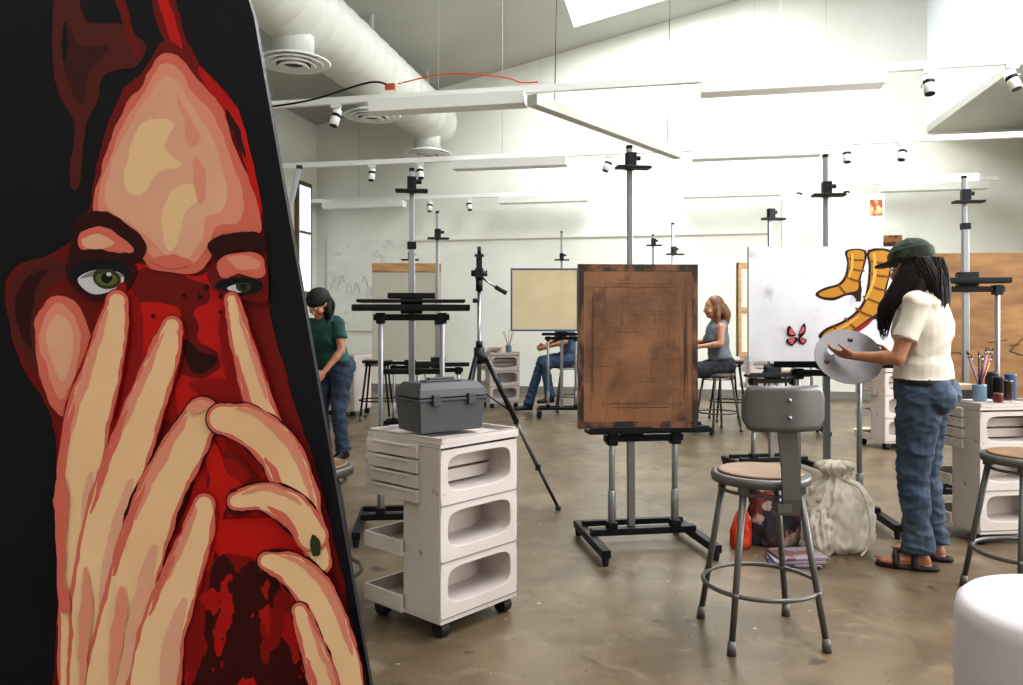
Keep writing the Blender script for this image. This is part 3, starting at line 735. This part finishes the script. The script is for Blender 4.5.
# ---------------- bags ----------------
clo=M('calico_cloth',(212,202,188),.9,rgb2=(198,188,173),scale=10)
mb=MB()
mb.cloth_sack((0,0,0),[(.13,.0,.1),(.165,.04,.15),(.165,.14,.25),(.15,.24,.35),(.11,.32,.55),(.055,.365,.8),(.06,.39,.9),(.085,.43,.7),(.06,.45,.6)],clo,seed=1.3,folds=12)
mb.cloth_sack((-.1,-.06,0),[(.06,.0,.2),(.085,.05,.3),(.075,.14,.4),(.05,.2,.6),(.02,.23,.6)],clo,seg=64,seed=5.1)
mb.tube([(.0,-.05,.37),(.07,-.1,.33),(.1,-.14,.2),(.09,-.145,.06),(.05,-.16,.012)],.006,M('cotton_cord',(190,180,165),.9),8,sub=6)
mb.obj('cloth_drawstring_bag',1.68,4.02,0,0,weld=False)
pb=M('patterned_bag',(52,46,52),.6,rgb2=(112,54,48),scale=7,lo=.52,hi=.56,rgb3=(176,156,146),scale3=9,lo3=.56,hi3=.59)
mb=MB(); mb.cloth_sack((0,0,0),[(.12,.0,.05),(.135,.03,.08),(.138,.15,.1),(.135,.25,.14),(.13,.3,.2)],pb,seg=72,sx=1,sy=.6,seed=2,folds=6)
mb.tube([(-.08,0,.29),(-.06,-.02,.37),(0,-.03,.39),(.06,-.02,.37),(.08,0,.29)],.008,pb,sub=5)
mb.obj('patterned_tote_bag',1.39,4.12,0,10,weld=False)
mb=MB()
for i,cm in enumerate(((70,62,88),(150,150,156),(104,70,66))):
    mb.box((i*.012,i*.008,.009+i*.014),(.24,.18,.012),M('magazine_%d'%i,cm,.4,rgb2=(140,124,134),scale=9,lo=.48,hi=.52),Matrix.Rotation(.15*i-.1,3,'Z'))
mb.obj('magazine_stack',1.37,3.8,0,-6,bevel=.002)
ora=M('orange_plastic',(190,60,28),.4)
mb=MB(); mb.cloth_sack((0,0,0),[(.045,.0,.2),(.055,.03,.2),(.05,.1,.3),(.035,.16,.5),(.02,.19,.6)],ora,seg=48,seed=7)
mb.obj('orange_plastic_bag',1.19,4.05,0,20,weld=False)

# ---------------- people ----------------
V=Vector
def hand(mb,w,d,n,th,m,curl=.5,s=1):
    d=V(d).normalized(); n=(V(n)-d*V(n).dot(d)).normalized(); t=d.cross(n); 
    if t.dot(V(th))<0: t=-t
    w=V(w); mb.ell(w+d*.045*s,(.05*s,.038*s,.015*s),m,ax=(d,t,n),seg=14,rings=8)
    mb.cap(w-d*.01,w+d*.02,.022*s,.022*s,m,10)
    for i,L in enumerate((.068,.078,.072,.056)):
        p=w+d*(.082-.004*abs(i-1))*s+t*(.027-.018*i)*s; ang=0
        for j,fr_ in enumerate((.45,.32,.23)):
            ang+=curl*(.55 if j==0 else .8); q=(d*math.cos(ang)+n*math.sin(ang)); e=p+q*L*fr_*s
            mb.cap(p,e,(.0088-.001*j)*s,(.008-.001*j)*s,m,8); p=e
    p=w+d*.02*s+t*.03*s; q=(d*.75+t*.6+n*.25).normalized(); e=p+q*.035*s; mb.cap(p,e,.012*s,.0095*s,m,8); q2=(d*.9+t*.2+n*.4).normalized(); mb.cap(e,e+q2*.03*s,.0095*s,.0075*s,m,8)

def person(name,x,y,yaw,J,mt,s=1,voxel=.008,hat=None,feet='shoe',sleeve=.5,hands=None,it=3,bw=1,brim=1):
    mb=MB(); ex=MB(); sk,sh_,pa,ha,so=mt['skin'],mt['shirt'],mt['pants'],mt['hair'],mt['shoe']
    be=mt.get('belt',pa); lip=M(name+'_lips',(150,80,72),.5); 
    p,c,n,h=[V(J[k]) for k in ('pelvis','chest','neck','head')]
    Y=V((0,1,0))
    def ring(pt,d,rf,rs): d=V(d).normalized(); F=Y.cross(d).normalized(); return (pt,F*rf*s*bw,Y*rs*s*bw)
    d1=(c-p).normalized(); d2=(n-c).normalized(); dm=(d1+d2).normalized()
    mb.loft([ring(p-d1*.07*s,d1,.08,.13),ring(p-d1*.03*s,d1,.115,.17),ring(p+d1*.03*s,d1,.118,.17),ring(p+d1*.09*s,d1,.105,.155)],pa,22)
    F1=Y.cross(d1).normalized()
    for q in (-1,1): mb.ell(p-F1*.055*s*bw+Y*q*.078*s-d1*.01*s,(.088*s*bw,.088*s*bw,.095*s),pa)
    mb.loft([ring(p+d1*.05*s,d1,.12,.172),ring(p+d1*.075*s,d1,.12,.172)],be,22)
    mb.loft([ring(p+d1*.072*s,d1,.123,.173),ring(p+d1*.12*s,d1,.116,.163),ring(p.lerp(c,.5)+d1*.03,d1,.107,.147),ring(c-dm*.03*s,dm,.12,.155),ring(c+dm*.03*s,dm,.122,.162),ring(n-d2*.06*s,d2,.1,.16),ring(n-d2*.02*s,d2,.075,.12),ring(n+d2*.012*s,d2,.056,.066)],sh_,24)
    F2=Y.cross(d2).normalized()
    for q in (-1,1):
        mb.ell(c+F2*.075*s+Y*q*.065*s,(.055*s,.06*s,.06*s),sh_)
        mb.ell(n-d2*.065*s-F2*.04*s+Y*q*.08*s,(.06*s,.07*s,.08*s),sh_)
    hd=V(J.get('look',(1,0,0))).normalized(); S_=V((0,0,1)).cross(hd).normalized(); U=hd.cross(S_).normalized()
    mb.cap(n-d2*.03*s,h-U*.05*s-hd*.015*s,.052*s,.047*s,sk)
    mb.ell(h+U*.025*s-hd*.008*s,(.094*s,.073*s,.092*s),sk,ax=(hd,S_,U)); mb.ell(h+hd*.03*s-U*.045*s,(.056*s,.052*s,.062*s),sk,ax=(hd,S_,U)); mb.ell(h+hd*.058*s-U*.088*s,(.024*s,.026*s,.02*s),sk,ax=(hd,S_,U))
    mb.cap(h+hd*.086*s+U*.012*s,h+hd*.104*s-U*.028*s,.008*s,.013*s,sk,10)
    mb.ell(h+hd*.085*s-U*.058*s,(.012*s,.022*s,.009*s),lip,ax=(hd,S_,U),seg=10,rings=6)
    for q in (-1,1):
        mb.ell(h+S_*q*.074*s-hd*.005*s-U*.008*s,(.02*s,.008*s,.03*s),sk,ax=(hd,S_,U),seg=10,rings=6)
        mb.ell(h+S_*q*.045*s+hd*.06*s-U*.03*s,(.025*s,.022*s,.025*s),sk,ax=(hd,S_,U),seg=10,rings=6)
        e=h+S_*q*.031*s+hd*.083*s+U*.006*s
        ex.ell(e,(.008*s,.014*s,.007*s),M('eye_sclera',(225,222,218),.3),ax=(hd,S_,U),seg=10,rings=6); ex.ell(e+hd*.005*s,(.005*s,.006*s,.006*s),M('eye_iris',(40,26,18),.2),ax=(hd,S_,U),seg=8,rings=5)
        ex.cap(e+U*.018*s-S_*.014*s,e+U*.018*s+S_*.014*s,.0035*s,.0035*s,ha,6)
    mb.ell(h+U*.04*s-hd*.028*s,(.095*s,.086*s,.095*s),ha,ax=(hd,S_,U)); mb.ell(h-U*.0*s-hd*.05*s,(.062*s,.08*s,.085*s),ha,ax=(hd,S_,U))
    for st in J.get('strands',[]):
        mb.tube([V(a)*1 for a in st[0]],[r for r in st[1]],ha,10,sub=6)
    for lo_ in J.get('hairlofts',[]):
        mb.loft([(V(c_),V(a_),V(b_)) for c_,a_,b_ in lo_],ha,18)
        rings=lo_; ns=J.get('fine',0)
        for i in range(ns):
            t=2*math.pi*i/ns+random.uniform(-.05,.05); pts=[]; k1=random.uniform(.94,1.07); ph=random.uniform(0,6)
            for kk,(c_,a_,b_) in enumerate(rings):
                w_=t+.22*math.sin(kk*1.1+ph)
                pts.append(V(c_)+(V(a_)*math.cos(w_)+V(b_)*math.sin(w_))*k1)
            pts[-1]=pts[-1]+V((random.uniform(-.01,.01),random.uniform(-.01,.01),-random.uniform(0,.08)))
            ex.tube(pts,(.0022,.0028,.0024,.0008),ha,5,sub=4)
    if hat is not None:
        C=h+U*.05*s-hd*.012*s
        mb.ell(C+U*.005,(.108*s,.092*s,.085*s),hat,ax=(hd,S_,U)); mb.loft([(C-U*.02*s,hd*.112*s,S_*.097*s),(C+U*.03*s,hd*.109*s,S_*.094*s)],hat,22)
        if brim: vs=[(C+hd*.12*s-U*.012*s,hd*.075*s,S_*.075*s),(C+hd*.12*s-U*.003*s,hd*.07*s,S_*.07*s)]; mb.loft(vs,hat,18)
        mb.ell(C+U*.092*s,(.01,.01,.006),hat,seg=8,rings=4)
    for q,a in (('L',1),('R',-1)):
        sp=n-d2*.055*s+Y*a*.155*s*(1+(bw-1)*.5)-F2*.005
        el=V(J['elbow'+q]); wr_=V(J['wrist'+q])
        mb.cap(sp,el,.043*s,.034*s,sk); mb.cap(el,wr_,.035*s,.022*s,sk); mid=el.lerp(wr_,.3); mb.ell(mid,(.036*s,.036*s,.05*s),sk,ax=basis(wr_-el))
        if sleeve>0:
            e2=sp.lerp(el,sleeve); aa,nn,dd=basis(el-sp)
            mb.ell(sp,(.06*s,.057*s,.06*s),sh_); mb.loft([(sp-dd*.01,aa*.058*s,nn*.056*s),(sp.lerp(e2,.5),aa*.06*s,nn*.056*s),(e2,aa*.062*s,nn*.058*s)],sh_,16)
        else: mb.ell(sp,(.05*s,.045*s,.05*s),sk)
        hdn=(hands or {}).get(q); dr=(wr_-el).normalized()
        if hdn: hand(mb,wr_,hdn[0],hdn[1],hdn[2],sk,hdn[3],s)
        else: hand(mb,wr_,dr,(-.2,-a,-.2),(1,0,.2),sk,.45,s)
        hp=p-d1*.02*s+Y*a*.088*s; kn=V(J['knee'+q]); an=V(J['ankle'+q])
        mb.cap(hp,hp.lerp(kn,.35),.094*s*bw,.09*s*bw,pa); mb.cap(hp.lerp(kn,.3),kn,.089*s*bw,.066*s*bw,pa); mb.cap(kn,kn.lerp(an,.4),.065*s*bw,.062*s*bw,pa)
        aa,nn,dd=basis(an-kn); mb.loft([(kn.lerp(an,.35),aa*.062*s*bw,nn*.063*s*bw),(kn.lerp(an,.7),aa*.058*s*bw,nn*.06*s*bw),(an-dd*.005*s,aa*.066*s*bw,nn*.072*s*bw)],pa,16)
        fd=V(J.get('foot'+q,(1,a*.15,0))).normalized(); sd=V((0,0,1)).cross(fd); z0=an.z-.075*s
        b_=V((an.x,an.y,z0))
        if feet=='sandal':
            mb.cap(an,b_+V((0,0,.04*s))-fd*.02,.033*s,.034*s,sk); mb.loft([(b_-fd*.04*s+V((0,0,.045*s)),sd*.03*s,V((0,0,.028*s))),(b_+fd*.05*s+V((0,0,.045*s)),sd*.034*s,V((0,0,.026*s))),(b_+fd*.13*s+V((0,0,.033*s)),sd*.042*s,V((0,0,.014*s))),(b_+fd*.165*s+V((0,0,.03*s)),sd*.034*s,V((0,0,.01*s)))],sk,14)
            for i,L in enumerate((.03,.026,.022,.018,.014)):
                o_=b_+fd*(.155-.008*i)*s+sd*(-a)*(-.032+.016*i)*-1*s+V((0,0,.03*s)); mb.cap(o_,o_+fd*L*s,.0095*s,.008*s,sk,8)
            mb.loft([(b_+fd*.01*s+V((0,0,.002)),fd*.1*s,sd*.045*s),(b_+fd*.01*s+V((0,0,.022*s)),fd*.1*s,sd*.046*s)],so,20)
            mb.loft([(b_+fd*.075*s+V((0,0,.0)),fd*.115*s,sd*.047*s),(b_+fd*.075*s+V((0,0,.02*s)),fd*.115*s,sd*.047*s)],so,20)
            for t_ in (.02,.1): mb.tube([b_+fd*t_*s+sd*.045*s+V((0,0,.015*s)),b_+fd*t_*s+sd*.03*s+V((0,0,.06*s)),b_+fd*t_*s+V((0,0,.073*s if t_<.05 else .06*s)),b_+fd*t_*s-sd*.03*s+V((0,0,.06*s)),b_+fd*t_*s-sd*.045*s+V((0,0,.015*s))],.014*s,so,8,sub=4)
        else:
            mb.loft([(b_-fd*.06*s+V((0,0,.04*s)),sd*.028*s,V((0,0,.036*s))),(b_+V((0,0,.05*s)),sd*.036*s,V((0,0,.048*s))),(b_+fd*.08*s+V((0,0,.035*s)),sd*.04*s,V((0,0,.033*s))),(b_+fd*.15*s+V((0,0,.028*s)),sd*.038*s,V((0,0,.026*s))),(b_+fd*.185*s+V((0,0,.022*s)),sd*.022*s,V((0,0,.018*s)))],so,14)
            mb.cap(an,b_+V((0,0,.05*s)),.036*s,.034*s,so)
    wr={pa:(.009,9,1.6),sh_:(.009,7,.9)}
    return organic(mb,name,voxel,it,wr,x,y,0,yaw,ex)

skinA=M('skin_warm',(160,108,80),.5,rgb2=(150,98,72),scale=12)
jeans=M('denim',(58,72,90),.85,rgb2=(42,53,68),scale=5,bump=.15,bscale=300,rgb3=(96,112,126),scale3=4,lo3=.56,hi3=.75,stretch=(1,1,.6))
hairD=M('hair_dark',(20,13,11),.6,rgb2=(32,21,17),scale=30,stretch=(1,1,.15),spec=.25)
camo=M('camo_cap',(50,60,38),.85,rgb2=(28,34,23),scale=22,lo=.48,hi=.52)
J=dict(pelvis=(0,0,.83),chest=(.0,0,1.13),neck=(.01,0,1.315),head=(.055,-.005,1.44),look=(1,-.45,-.24),
 elbowL=(.07,.225,1.0),wristL=(.26,.2,1.005),elbowR=(.06,-.24,1.02),wristR=(.2,-.28,.98),
 kneeL=(.03,.095,.45),ankleL=(0,.11,.075),kneeR=(.01,-.095,.45),ankleR=(-.03,-.11,.075),footL=(1,.25,0),footR=(1,-.1,0),
 fine=100,
 hairlofts=[
  [((.0,.01,1.48),(.08,0,0),(0,.08,0)),((-.03,.02,1.41),(.075,0,0),(0,.09,0)),((-.06,.03,1.33),(.05,0,0),(0,.095,0)),((-.07,.04,1.25),(.032,0,0),(0,.07,0)),((-.065,.05,1.19),(.008,0,0),(0,.02,0))],
  [((.03,.06,1.45),(.055,0,0),(0,.035,0)),((.05,.085,1.38),(.06,0,0),(0,.035,0)),((.09,.11,1.3),(.055,0,0),(0,.03,0)),((.135,.13,1.23),(.04,0,0),(0,.022,0)),((.15,.13,1.16),(.008,0,0),(0,.006,0))]],
 strands=[([(.0,.06,1.42),(-.01,.09,1.34),(.02,.115,1.28),(.04,.125,1.2)],(.035,.042,.032,.006)),
  ([(-.05,-.05,1.42),(-.08,-.06,1.34),(-.1,-.05,1.23)],(.035,.035,.006))])
person('woman_painting',1.995,3.78,143,J,dict(skin=skinA,shirt=M('cream_tshirt',(200,191,177),.9,rgb2=(186,177,163),scale=7),pants=jeans,hair=hairD,shoe=M('brown_sandal',(34,22,18),.6),belt=M('black_belt',(26,22,24),.6)),
 voxel=.0055,hat=camo,feet='sandal',sleeve=.66,bw=1.08,hands={'L':((1,-.15,.12),(0,-.5,.8),(0,.3,1),.45),'R':((1,.1,.2),(0,1,0),(0,0,1),1.0)})
mb=MB(); n_=28; tm=M('grey_palette',(132,128,128),.5,rgb2=(122,118,120),scale=8)
outer=[(.165*math.cos(a*2*math.pi/n_),.15*math.sin(a*2*math.pi/n_)) for a in range(n_)]
inner=[(-.08+.017*math.cos(a*2*math.pi/n_),.03+.022*math.sin(a*2*math.pi/n_)) for a in range(n_)]
vs=[(a,0,b_) for a,b_ in outer]+[(a,0,b_) for a,b_ in inner]+[(a,.006,b_) for a,b_ in outer]+[(a,.006,b_) for a,b_ in inner]
fs=[]
for i in range(n_):
    j=(i+1)%n_; fs+= [(i,j,n_+j,n_+i),(2*n_+i,3*n_+i,3*n_+j,2*n_+j),(i,2*n_+i,2*n_+j,j),(n_+i,n_+j,3*n_+j,3*n_+i)]
mb.add(vs,fs,tm)
mb.ell((.02,-.003,.09),(.014,.004,.01),M('dab_dark',(40,24,22),.4),seg=10,rings=5); mb.ell((-.11,-.003,-.03),(.013,.004,.014),M('dab_brown',(90,60,40),.4),seg=10,rings=5)
o=mb.obj('paint_palette',1.68,3.885,1.0,-5); o.rotation_euler=(math.radians(-28),0,TH+math.radians(-6))

# far-left woman, head bowed
J=dict(pelvis=(-.03,0,.78),chest=(.05,0,1.03),neck=(.1,0,1.2),head=(.15,0,1.31),look=(1,0,-.6),
 elbowL=(.1,.2,.93),wristL=(.24,.14,.76),elbowR=(.1,-.2,.93),wristR=(.26,-.14,.8),
 kneeL=(.02,.09,.43),ankleL=(-.03,.1,.075),kneeR=(.04,-.09,.43),ankleR=(-.02,-.1,.075),
 strands=[([(.08,.0,1.36),(.04,.0,1.3),(.03,.0,1.16)],(.05,.06,.02)),([(.12,.06,1.32),(.13,.08,1.24),(.12,.07,1.14)],(.03,.035,.012)),([(.1,-.06,1.32),(.08,-.08,1.24),(.08,-.07,1.14)],(.03,.035,.012))])
person('woman_standing',-1.52,6.6,240,J,dict(skin=M('skin_tan',(160,110,84),.5),shirt=M('green_tshirt',(24,84,74),.8,rgb2=(14,36,36),scale=3),pants=M('dark_denim',(44,54,72),.85,rgb2=(36,44,60),scale=6),hair=M('hair_black',(12,10,11),.6,spec=.2),shoe=black),voxel=.009,sleeve=.55,hat=M('black_knit_cap',(13,13,15),.8),brim=0)
J=dict(pelvis=(0,0,.70),chest=(.08,0,.98),neck=(.11,0,1.16),head=(.16,0,1.28),look=(1,0,-.3),
 elbowL=(.16,.2,.9),wristL=(.36,.1,.84),elbowR=(.16,-.2,.9),wristR=(.36,-.1,.85),
 kneeL=(.4,.12,.62),ankleL=(.34,.14,.2),kneeR=(.38,-.08,.66),ankleR=(.56,-.1,.085),strands=[])
person('man_seated',.78,10.1,195,J,dict(skin=M('skin_fair',(180,130,104),.5),shirt=M('blue_shirt',(70,86,110),.8),pants=M('mid_denim',(56,74,98),.85),hair=M('hair_brown_a',(60,40,28),.5),shoe=M('black_shoe',(22,22,24),.5)),voxel=.011)
J=dict(pelvis=(0,0,.70),chest=(.04,0,.98),neck=(.05,0,1.16),head=(.08,0,1.31),look=(1,0,-.1),
 elbowL=(.06,.2,.93),wristL=(.27,.14,.9),elbowR=(.1,-.22,.93),wristR=(.3,-.12,.95),
 kneeL=(.4,.12,.62),ankleL=(.34,.14,.2),kneeR=(.38,-.1,.62),ankleR=(.34,-.12,.2),
 strands=[([(-.0,.03,1.34),(-.04,.04,1.24),(-.05,.04,1.12)],(.05,.06,.02)),([(.05,.07,1.32),(.06,.09,1.22),(.07,.09,1.12)],(.03,.035,.012))])
person('woman_seated',2.24,8.35,182,J,dict(skin=M('skin_fair',(180,130,104),.5),shirt=M('grey_tank_top',(104,112,118),.8),pants=M('charcoal_trousers',(40,42,48),.85),hair=M('hair_auburn',(104,70,44),.5),shoe=M('black_shoe',(22,22,24),.5)),voxel=.01,sleeve=0)

# ---------------- lights ----------------
def area(name,loc,sx,sy,e,rot,col=(1,1,1)):
    L=bpy.data.lights.new(name,'AREA'); L.shape='RECTANGLE'; L.size=sx; L.size_y=sy; L.energy=e; L.color=col
    o=bpy.data.objects.new(name,L); sc.collection.objects.link(o); o.location=loc; o.rotation_euler=rot; return o
area('skylight_daylight',(2.5,3.0,zc(2.5)+.1),1.4,7.8,500,(0,math.radians(-14),0),(.95,.975,1))
area('ridge_skylight_daylight',(-.15,9.6,zc(-.15)+.15),2.4,3.5,325,(0,math.radians(-12),0),(.965,.985,1))
area('window_daylight',(XR+.1,(wy0+wy1)/2,2.1),2.1,7.4,310,(0,math.radians(90),0),(1,.99,.97))
area('rear_fill_light',(-1.5,-.8,5.2),3,2.6,80,(0,0,0),(1,.99,.97))  # added fill from behind the camera; ceiling is closed here
L=bpy.data.lights.new('sun_patch_lamp','SPOT'); L.energy=2600; L.spot_size=math.radians(10); L.spot_blend=.25; L.shadow_soft_size=.03; L.color=(1,.97,.9)  # added lamp imitating a patch of sunlight on the floor
o=bpy.data.objects.new('sun_patch_lamp',L); sc.collection.objects.link(o); o.location=(2.44,9.16,2.88)
o.rotation_euler=(Vector((2.17,9.0,0))-o.location).to_track_quat('-Z','Y').to_euler()
w=bpy.data.worlds.new('sky'); sc.world=w; w.use_nodes=True
w.node_tree.nodes['Background'].inputs[0].default_value=(.88,.94,1,1); w.node_tree.nodes['Background'].inputs[1].default_value=1.6

cam=bpy.data.cameras.new('camera'); co=bpy.data.objects.new('camera',cam); sc.collection.objects.link(co)
co.location=(0,0,1.18); co.rotation_euler=(math.radians(90),0,TH); cam.sensor_width=36; cam.lens=780/1023*36; cam.shift_y=-22.5/1023; cam.clip_start=.05
sc.camera=co
